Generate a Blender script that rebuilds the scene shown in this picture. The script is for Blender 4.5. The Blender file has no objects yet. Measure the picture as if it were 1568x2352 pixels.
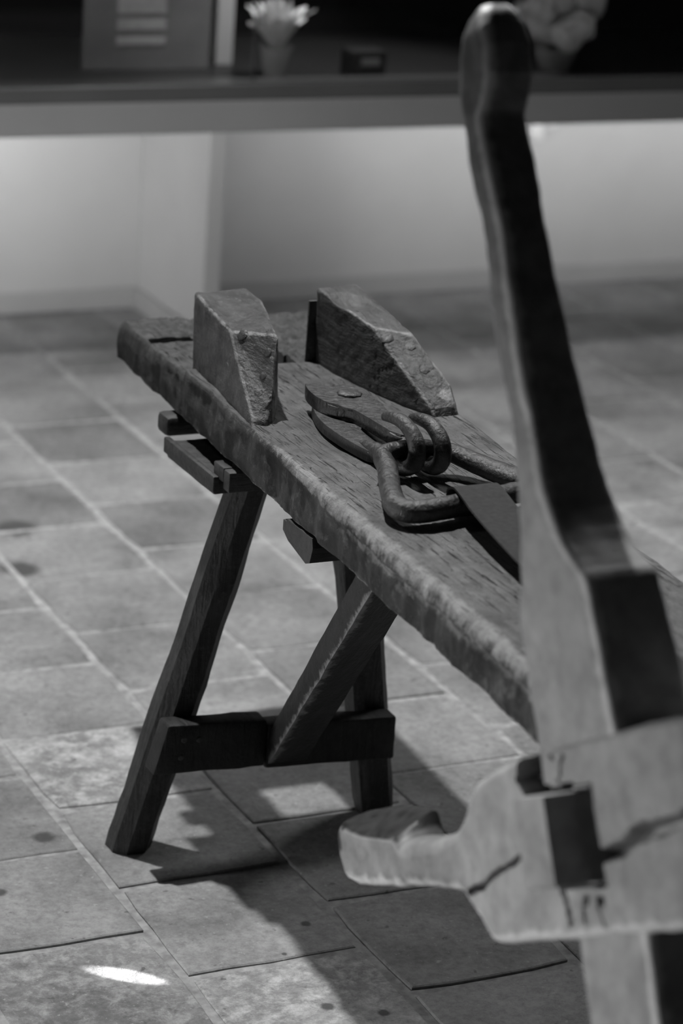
import bpy, bmesh, math, random
from mathutils import Vector, Matrix, noise
R = random.Random(7)
scene = bpy.context.scene
col = scene.collection

# ------------------------------------------------------------------ camera
PITCH, ROLL, YAW, FPX, CAMZ = 0.334442368, 0.0700005398, 0.461657475, 6107.66579, 1.5
fw = Vector((math.sin(YAW)*math.cos(PITCH), math.cos(YAW)*math.cos(PITCH), -math.sin(PITCH)))
r0 = Vector((math.cos(YAW), -math.sin(YAW), 0)); u0 = r0.cross(fw)
rr = math.cos(ROLL)*r0 + math.sin(ROLL)*u0; uu = -math.sin(ROLL)*r0 + math.cos(ROLL)*u0
cam = bpy.data.cameras.new('camera'); camo = bpy.data.objects.new('camera', cam); col.objects.link(camo)
camo.matrix_world = Matrix(((rr.x, uu.x, -fw.x, 0), (rr.y, uu.y, -fw.y, 0), (rr.z, uu.z, -fw.z, CAMZ), (0, 0, 0, 1)))
cam.sensor_fit = 'VERTICAL'; cam.sensor_height = 36; cam.sensor_width = 24
cam.lens = FPX/2352*36; cam.clip_start = .05; cam.clip_end = 60
cam.dof.use_dof = True; cam.dof.focus_distance = 2.98; cam.dof.aperture_fstop = 4.2
scene.camera = camo

# ------------------------------------------------------------------ light and exposure
vs = scene.view_settings
vs.view_transform = 'Standard'; vs.look = 'None'; vs.gamma = 1.0; vs.exposure = 0.0; vs.use_curve_mapping = False
W = bpy.data.worlds.new('world'); scene.world = W; W.use_nodes = True
W.node_tree.nodes['Background'].inputs[0].default_value = (1, 1, 1, 1)
W.node_tree.nodes['Background'].inputs[1].default_value = 0.009

def spot(name, loc, target, energy, angle, size=.03, blend=.4):
    l = bpy.data.lights.new(name, 'SPOT'); l.energy = energy; l.spot_size = math.radians(angle); l.spot_blend = blend
    l.shadow_soft_size = size
    o = bpy.data.objects.new(name, l); col.objects.link(o); o.location = loc
    o.rotation_euler = (Vector(target)-Vector(loc)).to_track_quat('-Z', 'Y').to_euler(); return o
def area(name, loc, target, energy, sx, sy):
    l = bpy.data.lights.new(name, 'AREA'); l.energy = energy; l.shape = 'RECTANGLE'; l.size = sx; l.size_y = sy
    o = bpy.data.objects.new(name, l); col.objects.link(o); o.location = loc
    o.rotation_euler = (Vector(target)-Vector(loc)).to_track_quat('-Z', 'Y').to_euler(); return o
spot('ceiling_spot_over_bench', (1.14, 3.35, 2.6), (1.25, 2.75, 0), 245, 112, .03, .7)
spot('ceiling_spot_by_counter', (2.5, 4.0, 2.7), (2.6, 4.5, .2), 60, 72, .04, .9)
spot('fill_spot_left', (-.5, 4.3, 2.7), (1.0, 2.9, 0), 14, 80, .12, .8)  # added weak spot, fills the floor shadows from the left
spot('fill_spot_right', (3.0, 3.6, 2.7), (1.3, 2.6, 0), 85, 80, .30, .8)  # added unseen spot, softens the bench shadow from behind right
a = area('low_area_left', (-.9, 2.7, .22), (1.1, 1.95, .36), 2.7, 1.2, .2); a.data.spread = math.radians(44)  # unseen low light from the left, its source not known
a = area('panel_fill_light', (.0, 3.5, .40), (2.05, 5.0, .25), 3.2, 1.0, .2); a.data.spread = math.radians(70)  # added unseen area light, brightens the support panel and wall
a = area('counter_strip_light', (.38, 4.65, .535), (.38, 5.2, .46), 7.5, 3.0, .012); a.data.spread = math.radians(125)
a = area('counter_strip_light', (3.33, 4.65, .535), (3.33, 5.2, .46), 3.6, 2.0, .012); a.data.spread = math.radians(125)
spot('case_spot', (2.35, 4.66, 1.27), (2.3, 4.74, .60), 20, 75, .02, .6)
spot('case_spot', (1.65, 4.66, 1.27), (1.75, 4.82, .60), 6, 75, .02, .6)
spot('stray_beam', (-.26, 3.49, .46), (1.0, 2.486, 0), 1300, .75, .003, .5)  # added narrow spot that draws the bright sliver on the floor

# ------------------------------------------------------------------ helpers
def tag(o, label=None, cat=None, group=None, kind=None):
    if label: o['label'] = label
    if cat: o['category'] = cat
    if group: o['group'] = group
    if kind: o['kind'] = kind
    return o
def empty(name, loc, label, cat, rot=(0, 0, 0), group=None):
    o = bpy.data.objects.new(name, None); col.objects.link(o); o.location = loc; o.rotation_euler = rot
    o.empty_display_size = .05
    return tag(o, label, cat, group)
def origin(p):
    v = Vector((0, 0, 0))
    while p is not None: v += p.location; p = p.parent
    return v
def obj(name, bm, mat, parent=None, local=False, smooth=30, loc=None):
    """world-space bmesh -> ONE mesh object (parents are pure translations unless local)"""
    bmesh.ops.recalc_face_normals(bm, faces=bm.faces[:])
    if not local:
        o0 = origin(parent) + (Vector(loc) if loc else Vector((0, 0, 0)))
        bmesh.ops.translate(bm, verts=bm.verts[:], vec=-o0)
    me = bpy.data.meshes.new(name); bm.to_mesh(me); bm.free()
    me.materials.append(mat)
    o = bpy.data.objects.new(name, me); col.objects.link(o)
    if parent is not None: o.parent = parent
    if loc: o.location = loc
    if smooth:
        try: me.shade_auto_smooth(angle=math.radians(smooth)) if hasattr(me, 'shade_auto_smooth') else None
        except Exception: pass
        me.polygons.foreach_set('use_smooth', [True]*len(me.polygons))
        if hasattr(me, 'set_sharp_from_angle'): me.set_sharp_from_angle(angle=math.radians(smooth))
    return o
def fbm(p, s, o=3):
    return noise.fractal(Vector(p)*s, 1.0, 2.0, o)
def roughen(bm, amp, scale, seed=0, oct=3):
    bm.normal_update()
    off = Vector((seed*3.1, seed*1.7, seed*5.3))
    for v in bm.verts: v.co += v.normal*amp*noise.fractal((v.co+off)*scale, 1.0, 2.0, oct)
def hexa(pts, bevel=0, segs=2, sub=0, bm=None):
    """8 points: bottom 0-3 (ccw), top 4-7"""
    b2 = bmesh.new()
    v = [b2.verts.new(p) for p in pts]
    for f in ((3, 2, 1, 0), (4, 5, 6, 7), (0, 1, 5, 4), (1, 2, 6, 5), (2, 3, 7, 6), (3, 0, 4, 7)): b2.faces.new([v[i] for i in f])
    if sub: bmesh.ops.subdivide_edges(b2, edges=b2.edges[:], cuts=0)
    if bevel: bmesh.ops.bevel(b2, geom=b2.edges[:], offset=bevel, segments=segs, affect='EDGES', profile=.5)
    if sub:
        bmesh.ops.triangulate(b2, faces=[f for f in b2.faces if len(f.verts) > 4])
        long = lambda: [e for e in b2.edges if e.calc_length() > sub]
        for _ in range(6):
            es = long()
            if not es: break
            bmesh.ops.subdivide_edges(b2, edges=es, cuts=1, use_grid_fill=True)
            bmesh.ops.triangulate(b2, faces=[f for f in b2.faces if len(f.verts) > 4])
    if bm is None: return b2
    me = bpy.data.meshes.new('t'); b2.to_mesh(me); b2.free(); bm.from_mesh(me); bpy.data.meshes.remove(me); return bm
def box(x0, x1, y0, y1, z0, z1, bevel=0, segs=2, sub=0, bm=None):
    return hexa([(x0, y0, z0), (x1, y0, z0), (x1, y1, z0), (x0, y1, z0), (x0, y0, z1), (x1, y0, z1), (x1, y1, z1), (x0, y1, z1)], bevel, segs, sub, bm)
def catmull(pts, n):
    """pts: tuples of equal length; returns n samples per span"""
    P = [pts[0]]+list(pts)+[pts[-1]]; out = []
    for i in range(1, len(P)-2):
        for k in range(n):
            t = k/n; a, b, c, d = P[i-1], P[i], P[i+1], P[i+2]
            out.append(tuple(.5*((2*b[j])+(-a[j]+c[j])*t+(2*a[j]-5*b[j]+4*c[j]-d[j])*t*t+(-a[j]+3*b[j]-3*c[j]+d[j])*t**3) for j in range(len(b))))
    out.append(tuple(pts[-1])); return out
def loft(rings, closed=False, caps=True, bm=None):
    bm = bm or bmesh.new(); vs = [[bm.verts.new(p) for p in r] for r in rings]; n = len(rings[0])
    m = len(vs)
    for i in range(m if closed else m-1):
        a, b = vs[i], vs[(i+1) % m]
        for k in range(n): bm.faces.new((a[k], a[(k+1) % n], b[(k+1) % n], b[k]))
    if caps and not closed:
        for r in (vs[0], vs[-1]):
            c = bm.verts.new(sum((v.co for v in r), Vector())/n)
            for k in range(n): bm.faces.new((r[k], r[(k+1) % n], c))
    return bm
def tube(path, n=14, spans=8, closed=False, up=Vector((0, 0, 1)), power=2.0, bm=None):
    """path of (x,y,z,half_width,half_height); superellipse section, width across, height along up"""
    S = catmull(path, spans) if not closed else catmull([path[-1]]+list(path)+[path[0], path[1]], spans)[spans:-spans-1]
    pts = [Vector(s[:3]) for s in S]; m = len(pts); rings = []
    for i, s in enumerate(S):
        a = pts[(i-1) % m] if (closed or i > 0) else pts[i]; b = pts[(i+1) % m] if (closed or i < m-1) else pts[i]
        t = (b-a).normalized(); side = t.cross(up)
        if side.length < 1e-3: side = Vector((1, 0, 0))
        side.normalize(); u2 = side.cross(t).normalized(); ring = []
        for k in range(n):
            an = 2*math.pi*k/n; c, d = math.cos(an), math.sin(an)
            ring.append(pts[i]+side*s[3]*math.copysign(abs(c)**(2/power), c)+u2*s[4]*math.copysign(abs(d)**(2/power), d))
        rings.append(ring)
    return loft(rings, closed, True, bm)
def arc_tube(path, n=12, spans=8, side=Vector((1, 0, 0))):
    """round tube with a fixed side axis (for curls in a vertical plane); path (x,y,z,r)"""
    S = catmull(path, spans); pts = [Vector(s[:3]) for s in S]; rings = []
    for i, s in enumerate(S):
        t = (pts[min(i+1, len(pts)-1)]-pts[max(i-1, 0)]).normalized(); sd = (side-t*side.dot(t)).normalized(); u2 = sd.cross(t)
        rings.append([pts[i]+(sd*math.cos(2*math.pi*k/n)+u2*math.sin(2*math.pi*k/n))*s[3] for k in range(n)])
    return loft(rings)
def dome(center, normal, r, h, n=12, rings=3):
    bm = bmesh.new(); nz = Vector(normal).normalized(); a = nz.orthogonal().normalized(); b = nz.cross(a); c = Vector(center); L = []
    for i in range(rings):
        f = i/rings; rad = r*math.cos(f*math.pi/2); z = h*math.sin(f*math.pi/2)
        L.append([c+(a*math.cos(2*math.pi*k/n)+b*math.sin(2*math.pi*k/n))*rad*(1+.06*math.sin(3*k))+nz*z for k in range(n)])
    L.insert(0, [p-nz*.004 for p in L[0]])
    return loft(L, bm=bm)

# ------------------------------------------------------------------ materials (all greys)
class NT:
    def __init__(s, name, rough=.7, spec=.3):
        s.m = bpy.data.materials.new(name); s.m.use_nodes = True; s.t = s.m.node_tree; s.b = s.t.nodes['Principled BSDF']
        s.b.inputs['Roughness'].default_value = rough; s.b.inputs['Specular IOR Level'].default_value = spec
    def n(s, typ, **kw):
        o = s.t.nodes.new(typ)
        for k, v in kw.items(): setattr(o, k, v)
        return o
    def l(s, a, b): s.t.links.new(a, b)
    def pos(s, world=False, scale=(1, 1, 1), rot=(0, 0, 0)):
        src = s.n('ShaderNodeNewGeometry').outputs['Position'] if world else s.n('ShaderNodeTexCoord').outputs['Object']
        mp = s.n('ShaderNodeMapping'); mp.inputs['Scale'].default_value = scale; mp.inputs['Rotation'].default_value = rot
        s.l(src, mp.inputs['Vector']); return mp.outputs[0]
    def noise(s, vec, scale, detail=4, rough=.55, dist=0):
        o = s.n('ShaderNodeTexNoise'); o.inputs['Scale'].default_value = scale; o.inputs['Detail'].default_value = detail
        o.inputs['Roughness'].default_value = rough; o.inputs['Distortion'].default_value = dist
        s.l(vec, o.inputs['Vector']); return o.outputs['Fac']
    def ramp(s, fac, stops):
        o = s.n('ShaderNodeValToRGB'); cr = o.color_ramp
        while len(cr.elements) < len(stops): cr.elements.new(.5)
        for e, (p, g) in zip(cr.elements, stops): e.position = p; e.color = (g, g, g, 1)
        s.l(fac, o.inputs[0]); return o.outputs[0]
    def mix(s, fac, a, b, typ='MIX'):
        o = s.n('ShaderNodeMix', data_type='RGBA', blend_type=typ)
        for i, v in ((0, fac), (6, a), (7, b)):
            if isinstance(v, (int, float)): o.inputs[i].default_value = v if i == 0 else (v, v, v, 1)
            else: s.l(v, o.inputs[i])
        return o.outputs[2]
    def math(s, op, a, b=None, clamp=False):
        o = s.n('ShaderNodeMath', operation=op, use_clamp=clamp)
        for i, v in ((0, a), (1, b)):
            if v is None: continue
            if isinstance(v, (int, float)): o.inputs[i].default_value = v
            else: s.l(v, o.inputs[i])
        return o.outputs[0]
    def attr(s, name):
        o = s.n('ShaderNodeAttribute'); o.attribute_name = name; return o.outputs['Fac']
    def bump(s, h, strength, dist):
        o = s.n('ShaderNodeBump'); o.inputs['Strength'].default_value = strength; o.inputs['Distance'].default_value = dist
        s.l(h, o.inputs['Height']); s.l(o.outputs[0], s.b.inputs['Normal'])
    def out(s, c): s.l(c, s.b.inputs['Base Color']); return s.m

def plain(name, g, rough=.6, var=.15, scale=12, spec=.3, bump=0):
    t = NT(name, rough, spec); p = t.pos()
    n = t.noise(p, scale, 4)
    if bump: t.bump(n, .4, bump)
    return t.out(t.ramp(n, [(.3, g*(1-var)), (.7, g*(1+var))]))

def m_tile():
    t = NT('terracotta_tile', .62, .35); p = t.pos(True)
    oc = t.n('ShaderNodeSeparateColor'); t.l(t.n('ShaderNodeObjectInfo').outputs['Color'], oc.inputs[0]); info = oc.outputs[0]
    base = oc.outputs[1]
    big = t.noise(p, 5.5, 5, .6)
    c = t.mix(1.0, base, t.ramp(big, [(.36, .70), (.5, 1.0), (.64, 1.25)]), 'MULTIPLY')
    lime = t.noise(p, 30, 9, .76, .25)
    big2 = t.noise(p, 2.6, 2)
    limem = t.math('MULTIPLY', t.ramp(lime, [(.46, 0), (.62, 1)]), t.ramp(t.math('ADD', t.math('MULTIPLY', big, .35), t.math('MULTIPLY', info, .55)), [(.26, 0), (.62, .95)]))
    c = t.mix(limem, c, .56)
    c = t.mix(1.0, c, t.ramp(t.noise(p, 75, 7, .8), [(.36, .72), (.5, 1.0), (.64, 1.22)]), 'MULTIPLY')
    fl = t.noise(p, 130, 4, .65); c = t.mix(t.ramp(fl, [(.63, 0), (.68, .55)]), c, .5)
    dk = t.noise(p, 60, 3, .5); c = t.mix(t.ramp(dk, [(.27, .75), (.33, 0)]), c, .1)
    # individual dark stains and bits
    for (x, y, r) in [(1.193, 2.345, .007), (1.247, 2.313, .0065), (1.10, 2.32, .008), (1.03, 2.84, .014), (1.02, 2.30, .004), (1.195, 2.47, .003), (1.47, 2.80, .004), (.93, 2.715, .009), (1.305, 3.75, .03), (1.36, 3.93, .035), (1.25, 2.53, .006)]:
        d = t.n('ShaderNodeVectorMath', operation='DISTANCE'); d.inputs[1].default_value = (x, y, 0); t.l(t.pos(True), d.inputs[0])
        dd = t.math('ADD', d.outputs['Value'], t.math('MULTIPLY', t.math('SUBTRACT', lime, .5), r*1.2))
        mr = t.n('ShaderNodeMapRange'); mr.inputs[1].default_value = r*.75; mr.inputs[2].default_value = r*1.3; mr.inputs[3].default_value = .85; mr.inputs[4].default_value = 0
        t.l(dd, mr.inputs[0]); c = t.mix(mr.outputs[0], c, .05)
    h = t.math('ADD', t.math('MULTIPLY', big, .4), t.math('ADD', t.math('MULTIPLY', lime, .4), t.math('MULTIPLY', fl, .25)))
    t.bump(h, .6, .008)
    return t.out(c)
def m_wood(name, dark, light, rough=.6, axis=(30, 3, 30), scale=1.0, bump=.0015, crack=.3, spec=.35, worn=0):
    t = NT(name, rough, spec); p = t.pos(scale=axis); q = t.pos()
    g = t.noise(p, scale*3.5, 6, .6, .3); b = t.noise(q, 24, 6, .65)
    mid = (dark+light)/2
    c = t.ramp(b, [(.28, dark), (.5, mid), (.72, light)])
    c = t.mix(1.0, c, t.ramp(g, [(.25, .65), (.5, 1), (.75, 1.25)]), 'MULTIPLY')
    ck = t.ramp(g, [(.30, 1), (.36, 0)]); c = t.mix(t.math('MULTIPLY', ck, crack), c, dark*.25)
    fine = t.noise(q, 150, 5, .7)
    if worn: c = t.mix(t.math('MULTIPLY', t.ramp(fine, [(.55, 0), (.68, 1)]), worn), c, light*2.0)
    wr = t.ramp(t.math('ADD', t.math('MULTIPLY', t.attr('wear_highlight'), .58), t.math('SUBTRACT', t.noise(q, 60, 7, .75), .5)), [(.34, 0), (.52, .8)])
    c = t.mix(wr, c, .26)
    pl_ = t.ramp(t.math('ADD', t.math('MULTIPLY', t.attr('pale'), .5), t.math('SUBTRACT', t.noise(q, 90, 7, .75), .5)), [(.36, 0), (.46, .8)])
    c = t.mix(pl_, c, .30)
    t.bump(t.math('ADD', g, t.math('MULTIPLY', fine, .5)), .9, bump*2.5)
    return t.out(c)
def m_plank():
    t = NT('worn_plank_wood', .6, .3); q = t.pos(); p = t.pos(scale=(110, 7, 110)); p2 = t.pos(scale=(330, 22, 330))
    g = t.noise(p, 1, 6, .62, .35); g2 = t.noise(p2, 1, 5, .65, .6); b = t.noise(q, 11, 7, .68); fine = t.noise(q, 170, 7, .75); pit = t.noise(q, 300, 3, .6); mid = t.noise(q, 42, 8, .78, .3)
    c = t.ramp(b, [(.3, .12), (.5, .19), (.7, .27)])
    c = t.mix(1.0, c, t.ramp(g, [(.28, .75), (.5, 1), (.75, 1.2)]), 'MULTIPLY')
    c = t.mix(1.0, c, t.ramp(fine, [(.3, .8), (.7, 1.2)]), 'MULTIPLY')
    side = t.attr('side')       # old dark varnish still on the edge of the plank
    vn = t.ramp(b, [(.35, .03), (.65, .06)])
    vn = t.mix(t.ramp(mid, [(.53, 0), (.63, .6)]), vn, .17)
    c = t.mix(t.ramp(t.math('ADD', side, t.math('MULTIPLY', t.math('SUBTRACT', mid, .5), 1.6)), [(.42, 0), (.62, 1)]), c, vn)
    far = t.attr('far')         # grimy end beyond the step
    c = t.mix(t.math('MULTIPLY', far, .85), c, t.ramp(mid, [(.38, .03), (.62, .11)]))
    wear_highlight = t.ramp(t.math('ADD', t.math('MULTIPLY', t.attr('wear_highlight'), .62), t.math('SUBTRACT', mid, .5)), [(.42, 0), (.64, .85)])
    c = t.mix(wear_highlight, c, .42)
    top = t.math('SUBTRACT', 1.0, side, True)
    cr = t.math('MULTIPLY', t.math('MULTIPLY', t.ramp(g2, [(.36, 1), (.42, 0)]), t.ramp(b, [(.38, .15), (.58, .95)])), top)
    c = t.mix(cr, c, .03)
    c = t.mix(t.math('MULTIPLY', t.ramp(pit, [(.29, .8), (.35, 0)]), top), c, .03)
    h = t.math('ADD', t.math('MULTIPLY', g, .5), t.math('SUBTRACT', t.math('MULTIPLY', mid, .9), t.math('MULTIPLY', cr, .7)))
    t.bump(h, 1.0, .0075)
    return t.out(c)
def m_iron():
    t = NT('old_iron', .42, .5); q = t.pos(); n = t.noise(q, 160, 5, .65); b = t.noise(q, 40, 3)
    c = t.ramp(b, [(.3, .035), (.7, .075)]); c = t.mix(t.ramp(n, [(.6, 0), (.72, .5)]), c, .16)
    t.l(t.ramp(n, [(.3, .32), (.7, .6)]), t.b.inputs['Roughness']); t.b.inputs['Metallic'].default_value = .35
    t.bump(t.math('ADD', n, b), .5, .004); return t.out(c)
def m_lever():
    t = NT('windlass_wood', .5, .4); q = t.pos(); n = t.noise(q, 50, 5, .62); b = t.noise(q, 20, 4, .55); f = t.noise(q, 220, 4, .6)
    c = t.ramp(b, [(.3, .25), (.5, .33), (.7, .40)]); c = t.mix(1.0, c, t.ramp(n, [(.3, .78), (.5, 1), (.7, 1.16)]), 'MULTIPLY')
    c = t.mix(t.ramp(f, [(.3, .35), (.4, 0)]), c, .13)
    c = t.mix(t.attr('grip_dark'), c, t.ramp(n, [(.35, .07), (.65, .16)]))      # darker colour towards the grip ends
    c = t.mix(t.ramp(t.math('ADD', t.math('MULTIPLY', t.attr('wear_highlight'), .7), t.math('SUBTRACT', n, .5)), [(.22, 0), (.5, .9)]), c, .66)  # pale edges: worn corner, plus a rim highlight painted on the cross lever
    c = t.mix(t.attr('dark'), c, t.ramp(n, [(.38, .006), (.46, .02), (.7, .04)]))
    t.bump(t.math('ADD', n, t.math('MULTIPLY', f, .3)), .4, .0025); return t.out(c)
def m_emit(name, g, s):
    t = NT(name); t.b.inputs['Emission Color'].default_value = (g, g, g, 1); t.b.inputs['Emission Strength'].default_value = s; return t.m
def m_glass():
    t = NT('vitrine_glass', .02, .5); t.b.inputs['Transmission Weight'].default_value = 1; t.b.inputs['IOR'].default_value = 1.45
    t.b.inputs['Base Color'].default_value = (.95, .95, .95, 1); return t.m

M = dict(tile=m_tile(), grout=plain('lime_grout', .36, .9, .35, 60, .1, .003), plank=m_plank(), iron=m_iron(), lever=m_lever(),
         leg=m_wood('dark_leg_wood', .02, .06, .5, (40, 40, 3), 1, .0015, .5, .35, .35),
         brace=m_wood('dark_brace_wood', .010, .030, .55, (30, 5, 5), 1, .0012, .5, .3, .2),
         block=m_wood('oak_jaw_wood', .035, .085, .42, (30, 4, 30), 1, .0016, .3, .4, .45),
         batten=m_wood('batten_wood', .025, .06, .5, (5, 30, 30), 1, .0012, .3, .35, .2),
         strap=plain('dark_webbing', .035, .8, .2, 160, .2, .0006),
         wall=plain('white_plaster_wall', .52, .85, .04, 5, .15), base=plain('painted_baseboard', .42, .6, .05, 6),
         front=plain('counter_grey_paint', .23, .45, .05, 5, .4), lip=plain('counter_metal_lip', .06, .35, .08, 8, .5),
         deck=plain('vitrine_deck', .02, .4, .1, 6), black=plain('vitrine_backdrop', .012, .8, .2, 6, .1),
         panel=plain('information_board_grey', .17, .6, .25, 7), paper=plain('printed_text_paper', .4, .7, .1, 60),
         plant=plain('pale_dried_leaf', .62, .8, .25, 30), vase=plain('pale_ceramic_vase', .3, .5, .1, 20),
         led=m_emit('led_strip', 1, 2), glass=m_glass(), box=plain('black_box_card', .012, .6, .2, 20), cable=plain('white_cable', .7, .5, .05, 20))

# ------------------------------------------------------------------ the room
def struct(name, bm, mat, parent=None, smooth=0):
    o = obj(name, bm, mat, parent, smooth=smooth); o['kind'] = 'structure'; return o
WALLY = 5.205
floor = struct('floor', box(-1.6, 4.6, .2, WALLY+.1, -.06, -.0022), M['grout'])
struct('wall_back', box(-1.6, 4.6, WALLY, WALLY+.1, -.06, 2.8), M['wall'])

# tiles: running bond in columns that run towards the wall
TW, TX0 = .22498, .84078
offs = {0: .063, 1: .137, 2: .062, 3: .120, 4: .040, 5: .118, 6: .045, 7: .12, 8: .05, 9: .125, 10: .05, 11: .12, 12: .04}
def tile_mesh(seed):
    rd = random.Random(seed); bm = bmesh.new(); h = TW/2-.0026; pts = []
    for (ax, ay), (bx, by) in (((-h, -h), (h, -h)), ((h, -h), (h, h)), ((h, h), (-h, h)), ((-h, h), (-h, -h))):
        for k in range(4):
            f = k/4+(rd.uniform(-.05, .05) if k else 0); x = ax+(bx-ax)*f; y = ay+(by-ay)*f
            ins = rd.uniform(0, .0030)+(rd.uniform(0, .005) if k == 0 else 0)
            d = Vector((x, y)); c = max(abs(x), abs(y)); d *= (c-ins)/c; pts.append(d)
    tilt = (rd.uniform(-.006, .006), rd.uniform(-.006, .006))
    rings = []
    for ins, z in ((0, -.012), (0, -.0012), (.0022, 0)):
        rings.append([(p.x*(1-ins/h), p.y*(1-ins/h), z+p.x*tilt[0]+p.y*tilt[1]) for p in pts])
    loft(rings, caps=False, bm=bm); bm.verts.ensure_lookup_table()
    bm.faces.new([bm.verts[32+k] for k in range(16)])
    bmesh.ops.recalc_face_normals(bm, faces=bm.faces[:])
    me = bpy.data.meshes.new('floor_tile'); bm.to_mesh(me); bm.free(); me.materials.append(M['tile']); return me
TM = [tile_mesh(i) for i in range(9)]
def inview(x, y, z=0):
    d = Vector((x, y, z-CAMZ)); c = d.dot(fw)
    if c < .1: return 9e9
    px, py = 784+FPX*d.dot(rr)/c, 1176-FPX*d.dot(uu)/c
    return max(abs(px-784)-784, abs(py-1176)-1176)
spots = []
for c in range(-10, 16):
    x = TX0+TW*(c+.5); o = offs.get(c, .05+.07*(c % 2))*1.5
    for k in range(1, 24):
        y0 = o+TW*k; y1 = y0+TW
        if y0 < .3 or y0 > WALLY-.03: continue
        spots.append((inview(x, y0+TW/2), x, y0, min(y1, WALLY-.001)))
TONES = [(150, 2050, .27, 1.0), (80, 1880, .27, .1), (220, 1760, .33, .95), (120, 1620, .29, .15), (60, 1460, .26, 0), (30, 1330, .20, 0), (370, 1920, .27, .1), (550, 2120, .28, .3), (680, 2280, .29, .8), (200, 2270, .23, .55), (425, 1610, .30, .2),
         (310, 1480, .33, .55), (270, 1390, .25, 0), (190, 1260, .25, .1), (100, 1150, .19, 0), (330, 1200, .20, 0), (160, 1010, .19, .05)]   # tone and lime bloom of single tiles
spots.sort(); rest = bmesh.new()
for i, (d, x, y0, y1) in enumerate(spots):
    me = TM[R.randrange(9)]; ym = y0+TW/2; sc = 1.0
    if y0+TW > WALLY: sc = (WALLY-y0)/TW; ym = (y0+WALLY)/2
    z = R.uniform(-.0012, .0012)
    if i < 260:
        lime, base = R.uniform(0, .25), R.uniform(.24, .29)
        dv = Vector((x, ym, -CAMZ)); dc = dv.dot(fw); pxy = (784+FPX*dv.dot(rr)/dc, 1176-FPX*dv.dot(uu)/dc)
        for (tx, ty, b_, l_) in TONES:
            if math.hypot(pxy[0]-tx, pxy[1]-ty) < 75: lime, base = l_, b_
        o = bpy.data.objects.new('floor_tile', me); col.objects.link(o); o.color = (lime, base, 0, 1); o.parent = floor; o.location = (x, ym, z); o.scale = (.983, sc*.992, 1)
        if sc > .99: o.rotation_euler = (0, 0, R.choice((0, math.pi))+R.uniform(-.008, .008))
    else:
        n0 = len(rest.verts); rest.from_mesh(me); rest.verts.ensure_lookup_table()
        for v in rest.verts[n0:]: v.co = Vector((v.co.x*.983+x, v.co.y*sc+ym, v.co.z+z))
o = obj('outer_tiles', rest, M['tile'], floor, smooth=0); o['kind'] = 'stuff'; o.color = (.1, .26, 0, 1)

# baseboards
FX0, FX1, FY = 2.059, 2.096, 4.84
struct('baseboard_left', box(-1.5, FX0-.001, WALLY-.014, WALLY-.0005, .0, .045, .003), M['base'])
struct('baseboard_right', box(FX1+.001, 4.5, WALLY-.014, WALLY-.0005, .0, .045, .003), M['base'])

# ------------------------------------------------------------------ display counter along the wall
ctr = empty('display_counter', (2.3, 4.95, 0), 'long grey built-in display counter running along the white back wall, lit from underneath', 'counter')
CY = 4.60
obj('front_panel', box(-1.2, 4.4, CY, CY+.022, .506, .5665, .002), M['front'], ctr, smooth=0)
obj('top_lip', hexa([(-1.2, CY+.002, .567), (4.4, CY+.002, .567), (4.4, CY+.08, .567), (-1.2, CY+.08, .567), (-1.2, CY+.014, .596), (4.4, CY+.014, .596), (4.4, CY+.08, .596), (-1.2, CY+.08, .596)], .002), M['lip'], ctr, smooth=0)
obj('under_deck', box(-1.2, 4.4, CY+.0225, WALLY-.001, .545, .5665), M['deck'], ctr, smooth=0)
obj('deck_board', box(-1.2, 4.4, CY+.0805, WALLY-.001, .567, .590, .002), M['deck'], ctr, smooth=0)
obj('support_panel', box(FX0, FX1, FY, WALLY-.001, .0, .5445, .0015), M['wall'], ctr, smooth=0)
obj('panel_skirting', box(FX0-.012, FX0-.0005, FY+.002, WALLY-.015, .0, .045, .003), M['base'], ctr, smooth=0)
obj('divider_panel', box(FX0, FX1, FY, WALLY-.03, .5905, 1.30, .0015), M['wall'], ctr, smooth=0)
obj('backdrop', box(-1.2, 4.4, WALLY-.02, WALLY-.002, .5905, 1.30), M['black'], ctr, smooth=0)
obj('canopy', box(-1.2, 4.4, CY+.01, WALLY-.002, 1.302, 1.36, .002), M['front'], ctr, smooth=0)
for x0, x1 in ((-1.2, .6), (.605, 2.05), (2.055, 3.3), (3.305, 4.4)):
    obj('glass_pane', box(x0, x1, CY+.03, CY+.036, .5965, 1.301), M['glass'], ctr, smooth=0)
h = obj('led_channel', box(-1.15, 4.35, CY+.024, CY+.044, .524, .5445, .001), M['front'], ctr, smooth=0)
obj('led_strip', box(-1.1, 4.3, CY+.0442, CY+.0462, .528, .541), M['led'], h, smooth=0)

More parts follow.
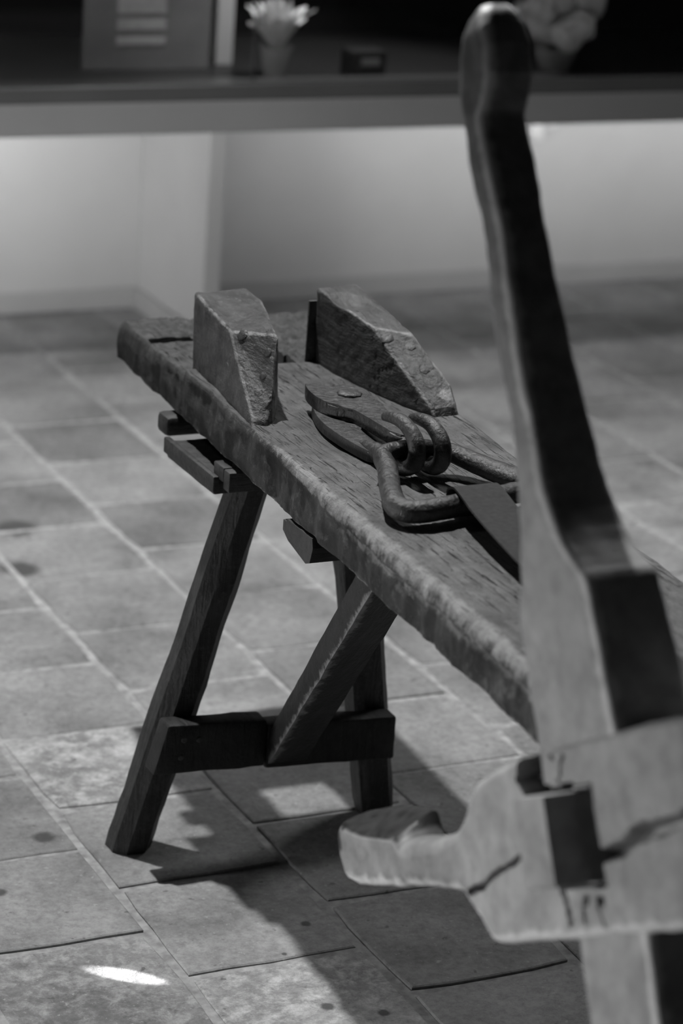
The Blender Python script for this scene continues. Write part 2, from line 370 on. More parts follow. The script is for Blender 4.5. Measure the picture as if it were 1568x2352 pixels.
# things on the counter
def leaf_plant(name, loc, label, n, hgt, spread, vase_r, seed):
    rd = random.Random(seed); root = empty(name, loc, label, 'plant'); x, y, z = loc; bm = bmesh.new()
    prof = [(vase_r*.72, 0), (vase_r*.8, .01), (vase_r, .03), (vase_r*1.25, .055), (vase_r*1.3, .06), (vase_r*1.15, .06), (vase_r*.9, .04)]
    loft([[(x+r*math.cos(2*math.pi*k/20), y+r*math.sin(2*math.pi*k/20), z+h) for k in range(20)] for r, h in prof], bm=bm)
    obj('vase', bm, M['vase'], root)
    for i in range(n):
        a = i*2.4; lean = spread*(.15+.85*(i/n)); L = hgt*rd.uniform(.75, 1.05)*(1-.25*i/n); b = bmesh.new(); pa = []
        for k in range(7):
            f = k/6; rad = lean*f**1.4*1.0; w = .016*math.sin(math.pi*min(1, .12+f*.86))+.001
            pa.append((x+rad*math.cos(a), y+rad*math.sin(a)*.8, z+.045+L*f-(.02*f**3), w, .0016))
        tube(pa, 6, 2, up=Vector((math.cos(a), math.sin(a), .3)).normalized(), bm=b)
        obj('leaf', b, M['plant'], root)
    return root
leaf_plant('potted_plant', (2.135, 4.72, .5902), 'pale dried plant in a small vase on the counter, right of the divider panel', 30, .135, .085, .026, 3)
rt = empty('dried_bouquet', (2.775, 4.745, .5902), 'large pale dried bouquet behind the glass at the right end of the counter', 'plant')
bm = bmesh.new(); loft([[(2.775+r*math.cos(2*math.pi*k/16), 4.745+r*math.sin(2*math.pi*k/16), .5902+h) for k in range(16)] for r, h in ((.03, 0), (.04, .02), (.045, .04), (.04, .045))], bm=bm)
obj('vase', bm, M['vase'], rt)
for i in range(16):
    a = i*2.4; ra = .075*math.sqrt(i/16); bm = bmesh.new(); bmesh.ops.create_icosphere(bm, subdivisions=2, radius=.034)
    c = Vector((2.775+ra*math.cos(a), 4.745+ra*.8*math.sin(a), .5902+.065+.11*R.random()))
    for v in bm.verts: v.co = v.co*(1+.35*noise.noise(v.co*60+c*9))+c
    obj('flower_head', bm, M['plant'], rt)
bx = empty('label_box', (2.33, 4.71, .5902), 'small black box with a pale label beside the pale dried plant on the counter', 'box')
obj('box_body', box(2.285, 2.36, 4.686, 4.741, .5902, .642, .002), M['box'], bx, smooth=0)
obj('box_label', box(2.305, 2.345, 4.6845, 4.6859, .615, .628), M['panel'], bx, smooth=0)
ib = empty('information_board', (1.90, 4.81, .5902), 'grey upright information board with pale text blocks, left of the divider panel', 'board')
obj('board', box(1.77, 2.03, 4.80, 4.815, .5902, .90, .002), M['panel'], ib, smooth=0)
for i, (x0, x1, z0, z1) in enumerate(((1.835, 1.935, .668, .690), (1.835, 1.935, .640, .656), (1.835, 1.935, .70, .78))):
    obj('text_block', box(x0, x1, 4.7985, 4.7998, z0, z1), M['paper'], ib, smooth=0)

# cable and plug under the counter, right
pl = empty('wall_plug', (3.0, WALLY, .40), 'white plug with a looping cable on the wall under the counter', 'plug')
bm = box(2.985, 3.02, WALLY-.03, WALLY-.0006, .345, .385, .004); obj('plug_body', bm, M['cable'], pl)
obj('cable', tube([(3.02, WALLY-.03, .372, .004, .004), (3.045, WALLY-.035, .385, .004, .004), (3.065, WALLY-.03, .42, .004, .004), (3.08, WALLY-.02, .48, .004, .004), (3.082, WALLY-.02, .543, .004, .004)], 8, 6), M['cable'], pl)

# ------------------------------------------------------------------ the draw bench
bench = empty('draw_bench', (1.30, 2.5, 0), 'old wooden draw bench with a thick worn plank on splayed dark legs', 'bench')
ZT, TH = .58, .066
def left_x(y): return 1.2015+.052*(y-2.66)
def right_x(y): return 1.4735+.070*(y-2.66)
Y0, Y1 = 1.80, 3.165
HOLE = (1.298, 1.376, 2.908, 2.985)
def build_plank():
    NU, NV = 84, 330; bm = bmesh.new(); side = bm.verts.layers.float.new('side'); wear_highlight = bm.verts.layers.float.new('wear_highlight'); far = bm.verts.layers.float.new('far')
    top = {}; bot = {}; P = {}
    def uv(i, j):
        # cluster samples near left edge
        f = i/NU; f = f*.55+.45*f*f if f < 1 else 1
        y = Y0+(Y1-Y0)*j/NV; x = left_x(y)+(right_x(y)-left_x(y))*f
        return x, y
    for j in range(NV+1):
        for i in range(NU+1):
            x, y = uv(i, j); lx, rx = left_x(y), right_x(y)
            wob = .004*fbm((3, y, 1), 9)+.002*fbm((9, y, 2), 40)
            rad = .006+.011*max(0, min(1, (2.70-y)/.35))+.004*fbm((y, 5, 5), 14)
            dl, dr, de, dn = x-lx, rx-x, Y1-y, y-Y0
            z = ZT+.0022*fbm((x, y, 0), 9)+.0010*fbm((x*4, y*.8, 3), 22)
            def rd(d, r): return 0 if d >= r else r-math.sqrt(max(0, r*r-(r-d)**2))
            z -= rd(dl, rad)+rd(dr, .010)+rd(de, .020)+rd(dn, .01)
            fr = 0.0
            stepy = 2.902+.004*fbm((x, 7, 7), 30)
            if y > stepy:
                fr = 1; z -= .006+(.010*abs(fbm((x, y, 8), 45)) if x > 1.29 else .0015*abs(fbm((x, y, 8), 55)))
            else: fr = .55*max(0, min(1, (y-2.40)/.35))
            # slot across the far left end
            if 3.044 < y < 3.060 and 1.228 < x < 1.37: z -= .03
            co = Vector((x+wob*(1-min(1, dl/.06))*(1 if dl < .06 else 0), y, z)); P[i, j] = co
            v = bm.verts.new(co); top[i, j] = v
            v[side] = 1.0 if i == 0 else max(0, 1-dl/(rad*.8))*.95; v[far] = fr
            wr = math.exp(-((dl-rad*.35)/(rad*.75))**2)*(1 if y < 2.9 else .2)*max(.4, min(1, (2.75-y)/.35+.4)); v[wear_highlight] = wr
            zb = ZT-TH+.002*fbm((x, y, 20), 15)+(.006*max(0, 1-dl/.012))+(.004*max(0, 1-dr/.012))
            v2 = bm.verts.new((co.x, y, zb)); bot[i, j] = v2; v2[side] = 1; v2[wear_highlight] = .8 if i == 0 else 0
    def hole(i, j):
        x, y = uv(i, j); x2, y2 = uv(i+1, j+1); cx, cy = (x+x2)/2, (y+y2)/2
        return HOLE[0] < cx < HOLE[1] and HOLE[2] < cy < HOLE[3]
    H = {(i, j) for i in range(NU) for j in range(NV) if hole(i, j)}
    for j in range(NV):
        for i in range(NU):
            if (i, j) in H: continue
            bm.faces.new((top[i, j], top[i+1, j], top[i+1, j+1], top[i, j+1]))
            bm.faces.new((bot[i, j+1], bot[i+1, j+1], bot[i+1, j], bot[i, j]))
    mids = {}
    def column(k, outer):
        if k in mids: return mids[k]
        a, b = top[k], bot[k]; out = [a]; n = 9 if outer else 1
        for s in range(1, n):
            f = s/n; c = a.co.lerp(b.co, f)
            if k[0] == 0:
                c.x += -.001*math.sin(math.pi*f)+.0022*fbm((c.x, c.y, c.z), 30)+.003*fbm((1, c.y, c.z), 8)
            elif k[1] == NV: c.y += .008*math.sin(math.pi*f)+.002*fbm(c, 25)
            v = bm.verts.new(c); nr_ = max(0, min(1, (2.65-c.y)/.35)); v[side] = 1-nr_*.75*max(0, 1-f/.5); v[wear_highlight] = (.35+.5*nr_)*max(0, 1-f*(6-3.8*nr_))+(.7*max(0, (f-.86)/.14) if c.y < 2.45 else 0); out.append(v)
        out.append(b); mids[k] = out; return out
    def wall(k1, k2, outer):
        a, b = column(k1, outer), column(k2, outer)
        for s in range(len(a)-1): bm.faces.new((a[s], b[s], b[s+1], a[s+1]))
    for j in range(NV): wall((0, j), (0, j+1), True); wall((NU, j), (NU, j+1), True)
    for i in range(NU): wall((i, 0), (i+1, 0), True); wall((i, NV), (i+1, NV), True)
    for (i, j) in H:
        for (di, dj, k1, k2) in ((-1, 0, (i, j), (i, j+1)), (1, 0, (i+1, j), (i+1, j+1)), (0, -1, (i, j), (i+1, j)), (0, 1, (i, j+1), (i+1, j+1))):
            if (i+di, j+dj) not in H: wall(k1, k2, False)
    return bm
obj('plank', build_plank(), M['plank'], bench, smooth=50)

# jaw blocks with their nails
def jaw(name_label, bot, top_, extra, bev, seed, nails, nrm):
    """bot / top_: matching outlines (ccw); extra: list of (index) unused"""
    bm = bmesh.new(); n = len(bot)
    vb = [bm.verts.new(p) for p in bot]; vt = [bm.verts.new(p) for p in top_]
    bm.faces.new(vb[::-1])
    for i in range(n): bm.faces.new((vb[i], vb[(i+1) % n], vt[(i+1) % n], vt[i]))
    for f in extra: bm.faces.new([vt[i] for i in f])
    bmesh.ops.recalc_face_normals(bm, faces=bm.faces[:])
    segs_ = [(e.verts[0].co.copy(), e.verts[1].co.copy()) for e in bm.edges if e.calc_face_angle(0) > .25 and max(e.verts[0].co.z, e.verts[1].co.z) > .584]
    bmesh.ops.bevel(bm, geom=[e for e in bm.edges if e.calc_face_angle(0) > .25], offset=bev, segments=3, affect='EDGES', profile=.5, clamp_overlap=True)
    bmesh.ops.triangulate(bm, faces=[f for f in bm.faces if len(f.verts) > 4])
    for _ in range(6):
        es = [e for e in bm.edges if e.calc_length() > .007]
        if not es: break
        bmesh.ops.subdivide_edges(bm, edges=es, cuts=1); bmesh.ops.triangulate(bm, faces=[f for f in bm.faces if len(f.verts) > 3])
    for v in bm.verts:
        for (x, y, z, r, dp) in nails.get('dents', []):
            d = (v.co-Vector((x, y, z))).length
            if d < r: v.co += Vector((0, 0, -dp*(1-(d/r)**2)))
    wl_ = bm.verts.layers.float.new('wear_highlight'); pp_ = bm.verts.layers.float.new('pale')
    for v in bm.verts:
        for (x, y, z, r, am) in nails.get('pale', []): v[pp_] = max(v[pp_], am*max(0, 1-(v.co-Vector((x, y, z))).length/r)*1.6)
        d = 9
        for a_, b_ in segs_:
            ab = b_-a_; f = max(0, min(1, (v.co-a_).dot(ab)/ab.length_squared)); d = min(d, (v.co-a_-ab*f).length)
        v[wl_] = math.exp(-(d/.0045)**2)
    roughen(bm, .0010, 26, seed); roughen(bm, .0006, 120, seed)
    b = obj('jaw_block', bm, M['block'], bench, smooth=40); b['label'] = name_label
    return b
zt = .672
def left_block():
    bot = [(1.2045, 2.668, .576), (1.222, 2.664, .576), (1.236, 2.676, .576), (1.268, 2.74, .576), (1.300, 2.86, .574), (1.304, 2.922, .570), (1.232, 2.920, .570), (1.2165, 2.775, .576)]
    top = [(1.2065, 2.674, .588), (1.222, 2.669, .588), (1.2365, 2.680, .605), (1.2500, 2.709, .676), (1.2955, 2.861, .675), (1.301, 2.922, .674), (1.2285, 2.915, .674), (1.2165, 2.773, .664)]
    return jaw('left jaw block, its slanted front studded with nails', bot, top, [(0, 1, 2, 3, 7), (7, 3, 4, 5, 6)], .0045, 1, {}, None)
lb = left_block()
def right_block():
    bot = [(1.390, 2.900, .576), (1.392, 2.84, .576), (1.399, 2.765, .577), (1.432, 2.650, .577), (1.466, 2.648, .577), (1.476, 2.70, .577), (1.474, 2.82, .576), (1.462, 2.912, .570)]
    top = [(1.386, 2.900, .676), (1.387, 2.845, .674), (1.402, 2.772, .660), (1.431, 2.658, .590), (1.462, 2.655, .594), (1.464, 2.676, .612), (1.447, 2.745, .655), (1.446, 2.908, .676)]
    return jaw('right jaw block, its slanted front chipped pale and studded with nails', bot, top, [(0, 1, 2, 6, 7), (2, 3, 4, 5, 6)], .0045, 2, {'dents': [(1.408, 2.845, .678, .03, .007)], 'pale': [(1.453, 2.666, .603, .022, .8), (1.437, 2.72, .64, .035, .45)]}, None)
rb = right_block()
from mathutils.bvhtree import BVHTree
def nail_on(block, px, py, r, h):
    me = block.data; og = origin(block); bv = BVHTree.FromPolygons([v.co+og for v in me.vertices], [tuple(p.vertices) for p in me.polygons])
    d = (rr*((px-784)/FPX)-uu*((py-1176)/FPX)+fw).normalized(); hit = bv.ray_cast(Vector((0, 0, CAMZ)), d)
    if hit[0] is not None: obj('nail', dome(hit[0]-hit[1]*.0006, hit[1], r, h), M['iron'], block)
for x, y, r in ((556, 768, .0075), (614, 809, .0060), (604, 862, .0055), (592, 903, .0060)): nail_on(lb, x, y, r, .0016)
for x, y, r in ((890, 777, .0085), (942, 796, .0070), (897, 829, .0065), (975, 849, .0070)): nail_on(rb, x, y, r, .002)
pbm = box(1.3795, 1.44, 2.9025, 2.907, .573, .658, .001)
obj('jaw_plate', pbm, M['iron'], bench)

# legs: chamfered square posts
def post(b, t, w, d, cham, mat, name='leg', n=26, seed=0, parent=bench, cut_b=True):
    b, t = Vector(b), Vector(t); ax = (t-b); rings = []
    for i in range(n+1):
        f = i/n; c = b.lerp(t, f); ring = []
        ww, dd = w[0]+(w[1]-w[0])*f, d[0]+(d[1]-d[0])*f; ch = cham
        if i == 0: ww *= .94; dd *= .94
        q = [(-ww+ch, -dd), (0, -dd), (ww-ch, -dd), (ww, -dd+ch), (ww, 0), (ww, dd-ch), (ww-ch, dd), (0, dd), (-ww+ch, dd), (-ww, dd-ch), (-ww, 0), (-ww, -dd+ch)]
        for (x, y) in q:
            p = Vector((c.x+x, c.y+y, c.z)); nn = Vector((x, y, 0)).normalized()
            p += nn*(.0025*fbm((p.x+seed, p.y, p.z*.35), 22)+.001*fbm((p.x*3, p.y*3, p.z), 60+seed)); ring.append(p)
        rings.append(ring)
    return obj(name, loft(rings), mat, parent, smooth=35)
post((1.121, 2.785, 0), (1.251, 2.748, .5165), (.027, .025), (.027, .025), .014, M['leg'], seed=1)
post((1.461, 2.782, 0), (1.372, 2.748, .5165), (.023, .026), (.024, .026), .010, M['leg'], seed=4)
# far trestle stretcher with a lap for the brace
bm = box(1.139, 1.2705, 2.715, 2.746, .127, .191, .004, 2, .02)
for v in bm.verts:
    f = (v.co.x-1.13)/.31
    v.co.z -= .018*f
    if v.co.x < 1.16: v.co.x -= .018*(.191-.018*f-v.co.z)/.063
roughen(bm, .0015, 25, 3)
st = obj('stretcher', bm, M['brace'], bench, smooth=40)
bm = box(1.271, 1.450, 2.716, 2.746, .124, .183, .004, 2, .02)
for v in bm.verts:
    f = (v.co.x-1.13)/.31; v.co.z -= .018*f
roughen(bm, .0015, 25, 4)
obj('stretcher', bm, M['brace'], bench, smooth=40)
for x, z in ((1.160, .170), (1.180, .168), (1.157, .147)): obj('nail', dome((x, 2.7145, z), (0, -1, 0), .004, .001, 8, 2), M['iron'], st)
# diagonal brace from the stretcher up to the plank
def brace():
    a = Vector((1.2715, 2.7125, .124)); top = Vector((1.206, 2.33, .5145)); ax_ = top-a; rings = []; wx = .056
    for i in range(25):
        f = i/24; c = a.lerp(top, f); ring = []; h = .046; hz = h*(1-f)  # foot cut upright, head cut level
        for (p, q) in [(0, 0), (0, .5), (0, 1), (.5, 1), (1, 1), (1, .5), (1, 0), (.5, 0)]:
            cx = .04 if p in (0, 1) and q in (0, 1) else 0
            pp = p+(cx if p == 0 else -cx if p == 1 else 0)
            up_ = q*h if i == 0 else q*h*(1-f); back = q*h*f*.95
            P = c+Vector((pp*wx, back, up_))
            P += Vector((.0012*fbm(P, 30), 0, .001*fbm(P, 45))); ring.append(P)
        rings.append(ring)
    bm = loft(rings); wl_ = bm.verts.layers.float.new('wear_highlight'); bm.verts.ensure_lookup_table()
    for i in range(25): bm.verts[i*8][wl_] = .9
    return bm
obj('brace', brace(), M['brace'], bench, smooth=35)

# battens and fittings under the plank
bm = box(1.190, 1.44, 2.735, 2.885, .474, .4955, .003, 2, .03); roughen(bm, .0012, 30, 5); bo = obj('under_board', bm, M['batten'], bench, smooth=40)
obj('board_lip', box(1.186, 1.194, 2.728, 2.888, .480, .500, .002), M['batten'], bo)
bm = box(1.194, 1.43, 2.700, 2.718, .488, .513, .002); obj('batten', bm, M['batten'], bench)
bm = box(1.193, 1.206, 2.716, 2.746, .4962, .5145, .002); obj('spacer', bm, M['batten'], bench)
bm = box(1.200, 1.288, 2.915, 2.95, .488, .5145, .007); obj('batten', bm, M['batten'], bench)
def notched():
    prof = [(2.540, .500), (2.540, .512), (2.532, .5115), (2.530, .5155), (2.490, .5155), (2.463, .516), (2.460, .505), (2.466, .486), (2.476, .482), (2.525, .492)]
    bm = bmesh.new(); loft([[(x, y, z) for y, z in prof] for x in (1.192, 1.194, 1.42, 1.422)], bm=bm); return bm
obj('notched_batten', notched(), M['batten'], bench, smooth=25)
# near end: bearing cheeks and near legs (behind the windlass)
AY, AZ = 1.6495, .5616
for x in (1.165, 1.405):
    prof = [(1.60, .44), (1.83, .44), (1.83, .575), (AY+.0345, .575)]+[(AY+.0345*math.cos(k/10*math.pi), AZ-.0345*math.sin(k/10*math.pi)) for k in range(11)]+[(AY-.0345, .575), (1.60, .575)]
    bm = bmesh.new(); va = [bm.verts.new((x, y, z)) for y, z in prof]; vb = [bm.verts.new((x+.035, y, z)) for y, z in prof]; n_ = len(prof)
    bm.faces.new(va); bm.faces.new(vb[::-1])
    for i in range(n_): bm.faces.new((va[i], va[(i+1) % n_], vb[(i+1) % n_], vb[i]))
    obj('bearing_cheek', bm, M['leg'], bench, smooth=30)
post((1.135, 1.53, 0), (1.182, 1.645, .4395), (.026, .025), (.026, .025), .012, M['leg'], seed=6)
post((1.46, 1.53, 0), (1.422, 1.645, .4395), (.026, .025), (.026, .025), .012, M['leg'], seed=7)

# ------------------------------------------------------------------ tongs, link, strap
tg = empty('drawing_tongs', (1.31, 2.58, .583), 'old iron tongs lying between the two jaw blocks, handle ends curled into hooks', 'tongs')
def plate(outline, z0, z1, seed, bev=.004):
    bm = bmesh.new(); n = len(outline)
    vb = [bm.verts.new((x, y, z0)) for x, y in outline]; vt = [bm.verts.new((x, y, z1)) for x, y in outline]
    bm.faces.new(vb[::-1]); bm.faces.new(vt)
    for i in range(n): bm.faces.new((vb[i], vb[(i+1) % n], vt[(i+1) % n], vt[i]))
    bmesh.ops.bevel(bm, geom=[e for e in bm.edges if abs(e.verts[0].co.z-e.verts[1].co.z) < 1e-6], offset=bev, segments=2, affect='EDGES', clamp_overlap=True)
    bmesh.ops.triangulate(bm, faces=[f for f in bm.faces if len(f.verts) > 4])
    return bm
# upper arm: head outline then handle and hook
ol = catmull([(1.292, 2.716), (1.284, 2.692), (1.281, 2.660), (1.287, 2.630), (1.300, 2.612), (1.3045, 2.585), (1.307, 2.545), (1.311, 2.505), (1.329, 2.505), (1.3325, 2.545), (1.338, 2.585), (1.344, 2.615), (1.348, 2.650), (1.347, 2.682), (1.336, 2.700), (1.322, 2.694), (1.308, 2.700)], 4)
arm = obj('upper_arm', plate(ol, .597, .613, 1), M['iron'], tg, smooth=35)
hx2 = 1.322
bm = arc_tube([(1.320, 2.54, .604, .008), (1.320, 2.51, .602, .0105), (1.321, 2.465, .597, .011), (hx2, 2.437, .598, .0105), (hx2, 2.421, .611, .010), (hx2-.001, 2.424, .630, .0095), (hx2-.003, 2.444, .642, .0085), (hx2-.006, 2.468, .643, .007), (hx2-.008, 2.484, .639, .005)])
obj('hooked_handle', bm, M['iron'], arm, smooth=60)
ol = catmull([(1.334, 2.712), (1.346, 2.690), (1.342, 2.655), (1.322, 2.620), (1.303, 2.590), (1.298, 2.545), (1.297, 2.50), (1.278, 2.50), (1.270, 2.545), (1.268, 2.59), (1.270, 2.620), (1.276, 2.650), (1.290, 2.690), (1.305, 2.702)], 4)
arm2 = obj('lower_arm', plate(ol, .5835, .5965, 2, .003), M['iron'], tg, smooth=35)
hx1 = 1.2935
bm = arc_tube([(1.284, 2.54, .592, .007), (1.286, 2.51, .594, .0105), (1.286, 2.465, .594, .011), (hx1, 2.445, .597, .0105), (hx1, 2.428, .609, .010), (hx1, 2.430, .628, .0095), (hx1-.002, 2.448, .641, .0085), (hx1-.004, 2.470, .644, .0075), (hx1-.008, 2.494, .640, .005)])
obj('hooked_handle', bm, M['iron'], arm2, smooth=60)
obj('rivet', dome((1.323, 2.660, .6145), (0, 0, 1), .0145, .003, 18, 4), M['iron'], tg, smooth=60)

lk = empty('iron_link', (1.32, 2.39, .583), 'heavy triangular iron link caught in the hooks of the tongs', 'link')
path = [(1.258, 2.425, .604, .0115, .0115), (1.266, 2.452, .610, .0105, .0105), (1.292, 2.457, .614, .0095, .0095), (1.325, 2.458, .612, .0095, .0095), (1.350, 2.452, .606, .0115, .0105), (1.372, 2.418, .600, .014, .012), (1.392, 2.378, .597, .0145, .012), (1.415, 2.350, .596, .012, .011),
        (1.402, 2.334, .597, .012, .0115), (1.372, 2.334, .598, .0118, .0118), (1.320, 2.322, .598, .0122, .0122), (1.270, 2.311, .597, .0125, .0125), (1.232, 2.308, .597, .0130, .0125), (1.221, 2.328, .598, .0125, .0125), (1.236, 2.372, .600, .0118, .0118)]
bm = tube(path, 14, 6, True); roughen(bm, .0009, 50, 4); obj('link_bar', bm, M['iron'], lk, smooth=60)

sp = empty('strap', (1.28, 2.1, .583), 'flat dark webbing strap looped over the iron link and running to the windlass', 'strap')
def strap():
    # centre line (x,y,z) with half width .026, thickness 2.5 mm
    cl = [(1.314, 2.318, .5835), (1.314, 2.338, .592), (1.3135, 2.340, .603), (1.312, 2.330, .6115), (1.310, 2.312, .6135), (1.302, 2.26, .6085), (1.292, 2.19, .605), (1.280, 2.10, .602), (1.268, 2.0, .600), (1.258, 1.90, .602), (1.250, 1.78, .605), (1.247, 1.70, .609), (1.246, 1.652, .6105)]
    S = catmull(cl, 6); bm = bmesh.new(); rings = []; hw = .0265
    for i, s in enumerate(S):
        a = Vector(S[max(0, i-1)]); b = Vector(S[min(len(S)-1, i+1)]); t = (b-a).normalized(); side = Vector((1, 0, 0)); side = (side-t*side.dot(t)).normalized(); u2 = side.cross(t).normalized()
        c = Vector(s); ring = [c+side*hw*f+u2*h for f, h in ((-1, -.0012), (-.5, -.0012), (0, -.0012), (.5, -.0012), (1, -.0012), (1, .0012), (.5, .0012), (0, .0012), (-.5, .0012), (-1, .0012))]
        rings.append(ring)
    return loft(rings, bm=bm)
obj('webbing', strap(), M['strap'], sp, smooth=60)

# ------------------------------------------------------------------ windlass
PH = math.radians(27.3)
C = Vector((1.05, 1.657, .551))
wl = empty('windlass', C, 'wooden windlass cross with hook-ended levers mounted on a square axle at the near end', 'windlass', (-PH, 0, 0))
def rect_ring(x0, x1, t0, t1, r, n=9):
    """rounded rectangle, dense on all sides: list of (x,t)"""
    r = min(r, (x1-x0)*.49, (t1-t0)*.49); out = []
    cs = [(x0+r, t0+r, math.pi), (x1-r, t0+r, 1.5*math.pi), (x1-r, t1-r, 0), (x0+r, t1-r, .5*math.pi)]
    for q in range(4):
        cx, ct, a0 = cs[q]
        for k in range(5): a = a0+k/4*math.pi/2; out.append((cx+r*math.cos(a), ct+r*math.sin(a)))
        nx, nt, b0 = cs[(q+1) % 4]; e0 = out[-1]; e1 = (nx+r*math.cos(b0), nt+r*math.sin(b0))
        m = n if q in (0, 2) else n*2
        for k in range(1, m): out.append((e0[0]+(e1[0]-e0[0])*k/m, e0[1]+(e1[1]-e0[1])*k/m))
    return out
def interp(tab, s):
    if s <= tab[0][0]: return tab[0][1:]
    for a, b in zip(tab, tab[1:]):
        if s <= b[0]:
            f = (s-a[0])/(b[0]-a[0]); return tuple(a[i]+(b[i]-a[i])*f for i in range(1, len(a)))
    return tab[-1][1:]
def bar(tab, place, step, seed, fx=None, n=9, caps=True, edge=1, grip_dark=lambda s: 0):
    """tab rows: s, tmin, tmax, x0, x1, r, drop"""
    s0, s1 = tab[0][0], tab[-1][0]; N = int((s1-s0)/step); bm = bmesh.new(); dark = bm.verts.layers.float.new('dark'); wear_highlight = bm.verts.layers.float.new('wear_highlight'); pat = bm.verts.layers.float.new('grip_dark'); vs_ = []
    ss = sorted(set([s0+(s1-s0)*i/N for i in range(N+1)]+[r[0] for r in tab]))
    for s in ss:
        t0, t1, x0, x1, r, drop = interp(tab, s); row = []
        for (x, t) in rect_ring(x0, x1, t0, t1, r, n):
            if drop and t > (t0+t1)/2: t -= drop*max(0, 1-(x-x0)/(x1-x0))*((t-(t0+t1)/2)/((t1-t0)/2))
            p = Vector((x, t, s)); d = Vector((x-(x0+x1)/2, t-(t0+t1)/2, 0)).normalized()
            dk = 0
            am = .0022*fbm((x+seed, t, s), 11)+.0010*fbm((x, t+seed, s), 45)
            p += d*am
            if fx: p, dk = fx(p, dk)
            v = bm.verts.new(place(p)); v[dark] = dk; v[pat] = grip_dark(s); v[wear_highlight] = math.exp(-(math.hypot(x-x0, t-(t1 if edge > 0 else t0))/.0095)**2); row.append(v)
        vs_.append(row)
    m = len(vs_[0])
    for a, b in zip(vs_, vs_[1:]):
        for k in range(m): bm.faces.new((a[k], a[(k+1) % m], b[(k+1) % m], b[k]))
    for row in (vs_[0], vs_[-1]):
        c = bm.verts.new(sum((v.co for v in row), Vector())/m)
        for k in range(m): bm.faces.new((row[k], row[(k+1) % m], c))
    return bm
# lever 1 (up): s along +z, t along -y
L1 = [(.05, -.030, .100, 0, .072, .005, 0), (.085, -.029, .099, 0, .072, .005, 0), (.123, -.030, .096, 0, .072, .005, 0), (.178, -.031, .092, 0, .071, .005, 0), (.205, -.026, .089, 0, .070, .005, 0), (.211, -.022, .086, 0, .069, .005, 0),
      (.217, -.020, .0795, 0, .068, .006, 0), (.226, -.018, .0715, 0, .066, .006, 0), (.237, -.014, .063, 0, .065, .006, 0), (.250, -.010, .055, 0, .064, .006, 0), (.268, -.006, .0475, 0, .063, .006, 0), (.285, -.004, .043, 0, .062, .007, 0), (.305, -.002, .040, 0, .060, .007, 0), (.349, .002, .037, 0, .057, .007, 0), (.385, .001, .0345, 0, .054, .007, 0), (.44, -.001, .035, 0, .049, .007, 0), (.50, -.001, .035, 0, .047, .007, 0),
      (.55, -.004, .031, 0, .0465, .007, 0), (.596, -.003, .027, 0, .0445, .007, 0), (.602, -.002, .028, 0, .0445, .007, 0), (.609, -.0035, .036, 0, .0445, .007, 0), (.629, -.004, .051, 0, .045, .008, 0), (.653, .001, .056, 0, .046, .009, 0), (.670, .008, .055, .001, .045, .011, 0), (.682, .018, .052, .004, .042, .012, 0), (.689, .028, .046, .010, .036, .008, 0)]
obj('lever', bar(L1, lambda p: Vector((p.x, -p.y, p.z)), .006, 1, grip_dark=lambda s: .62*max(0, min(1, (s-.22)/.3))), M['lever'], wl, local=True, smooth=45)
# lever 3 (down)
L3 = [(.05, -.008, .104, 0, .072, .005, 0), (.10, -.008, .103, 0, .072, .005, 0), (.19, -.012, .100, 0, .071, .005, 0), (.21, 0, .09, 0, .069, .005, 0), (.26, .03, .075, 0, .06, .007, 0), (.36, .035, .072, 0, .052, .008, 0), (.43, .02, .073, 0, .05, .009, 0), (.455, .03, .066, .008, .042, .012, 0)]
obj('lever', bar(L3, lambda p: Vector((p.x, -p.y, -p.z)), .008, 9), M['lever'], wl, local=True, smooth=45)
# cross bar (levers 2 and 4): s along +y, t along +z
L2 = [(-.64, .0, .03, .01, .04, .01, 0), (-.62, -.02, .035, 0, .048, .012, 0), (-.56, -.028, .032, 0, .048, .009, 0), (-.545, -.005, .032, 0, .046, .008, 0), (-.40, -.010, .034, 0, .05, .007, 0), (-.30, -.020, .045, 0, .06, .006, 0), (-.245, -.068, .06, 0, .075, .006, 0), (-.21, -.069, .088, -.002, .076, .006, 0),
      (-.158, -.070, .088, -.002, .076, .006, 0), (-.099, -.073, .085, -.002, .077, .006, 0), (0, -.077, .079, -.003, .078, .006, 0), (.065, -.079, .073, -.003, .078, .007, 0), (.12, -.080, .066, -.002, .076, .008, 0), (.149, -.0805, .060, -.001, .074, .009, 0), (.158, -.079, .054, 0, .072, .009, 0), (.185, -.053, .028, 0, .066, .010, 0), (.205, -.037, .018, 0, .062, .012, 0),
      (.24, -.034, .013, 0, .055, .014, 0), (.30, -.031, .012, 0, .051, .015, 0), (.322, -.030, .014, 0, .051, .015, .002), (.332, -.0295, .040, 0, .052, .010, .026), (.36, -.029, .046, 0, .053, .010, .030), (.40, -.028, .047, 0, .053, .010, .027), (.43, -.026, .046, 0, .052, .010, .018), (.450, -.020, .044, .001, .050, .012, .008), (.463, -.009, .036, .004, .046, .014, .002), (.470, .004, .026, .012, .038, .008, 0)]
cr1 = [((.19, -.038), (.14, -.025), (.09, -.010), (.055, -.002)), ((-.035, -.020), (-.06, -.012), (-.10, -.002), (-.14, .008), (-.19, .016))]
def segdist(p, a, b):
    ax, ay = a; bx, by = b; dx, dy = bx-ax, by-ay; f = max(0, min(1, ((p[0]-ax)*dx+(p[1]-ay)*dy)/(dx*dx+dy*dy))); return math.hypot(p[0]-ax-f*dx, p[1]-ay-f*dy)
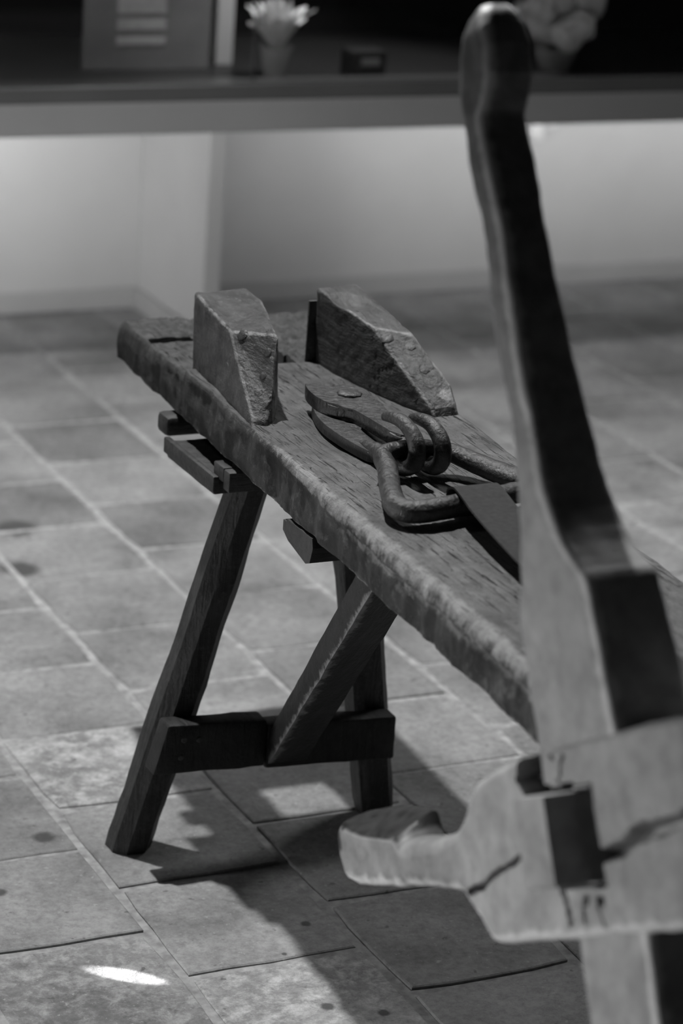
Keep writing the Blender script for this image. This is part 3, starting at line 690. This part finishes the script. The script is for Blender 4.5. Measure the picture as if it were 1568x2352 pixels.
def hubfx(p, dk):
    # p=(x,t,s); carve cracks and the broken mortise into the lit side only
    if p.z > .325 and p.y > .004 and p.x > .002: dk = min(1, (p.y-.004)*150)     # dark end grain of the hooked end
    if p.x > .012 or not -.25 < p.z < .2: return p, dk
    s, t = p.z, p.y; q = (s+.004*fbm((s, t, 1), 30), t+.004*fbm((s, t, 2), 30)); dep = 0
    for w, pl_ in zip((.0012, .0032), cr1):
        d = min(segdist(q, a, b) for a, b in zip(pl_, pl_[1:]))
        if d < w*2: dep = max(dep, min(.02, .03*(1-d/(w*2))))
    # broken hole above the tenon, gaps around the tenon
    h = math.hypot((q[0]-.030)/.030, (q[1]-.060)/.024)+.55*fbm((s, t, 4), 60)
    if h < 1: dk = min(.95, (1-h)*8); dep = max(dep, .055*min(1, (1-h)*4))  # hole interior painted near black to give it deep shade
    h = math.hypot((q[0]+.018)/.010, (q[1]-.056)/.016)+.4*fbm((s, t, 6), 70)
    if h < 1: dep = max(dep, .03*min(1, (1-h)*3))
    ty, tz = s+.012, t-.006     # tenon clearance
    if -.044 < ty < .031 and abs(tz) < .041: dep = max(dep, .022)
    h = math.hypot((q[0]+.035)/.020, (q[1]+.018)/.013)+.4*fbm((s, t, 5), 50)
    if h < 1: dep = max(dep, .035*min(1, (1-h)*3))
    for (a, b) in (((.015, -.040), (.012, -.062)), ((-.040, -.048), (-.046, -.066)), ((-.022, -.045), (-.016, -.060))):
        d = segdist(q, a, b)
        if d < .004: dep = max(dep, .02*(1-d/.004))
    if dep: p = Vector((p.x+dep, p.y, p.z))
    return p, dk
obj('cross_lever', bar(L2, lambda p: Vector((p.x, p.z, p.y)), .0025, 5, hubfx, 36, edge=-1, grip_dark=lambda s: .5*max(0, min(1, (abs(s)-.17)/.08))), M['lever'], wl, local=True, smooth=45)  # pale band on the lower edge is a painted rim highlight
ax = box(-.038, .10, -.038, .015, -.031, .043, .003); a = obj('axle', ax, M['lever'], wl, local=True)
bm = bmesh.new(); loft([[(x, -.0115+r*math.cos(2*math.pi*k/28), .006+r*math.sin(2*math.pi*k/28)) for k in range(28)] for x, r in ((.082, .030), (.084, .033), (.153, .033), (.155, .046), (.352, .046), (.354, .033), (.42, .033), (.425, .030))], bm=bm)
obj('drum', bm, M['leg'], wl, local=True, smooth=30)
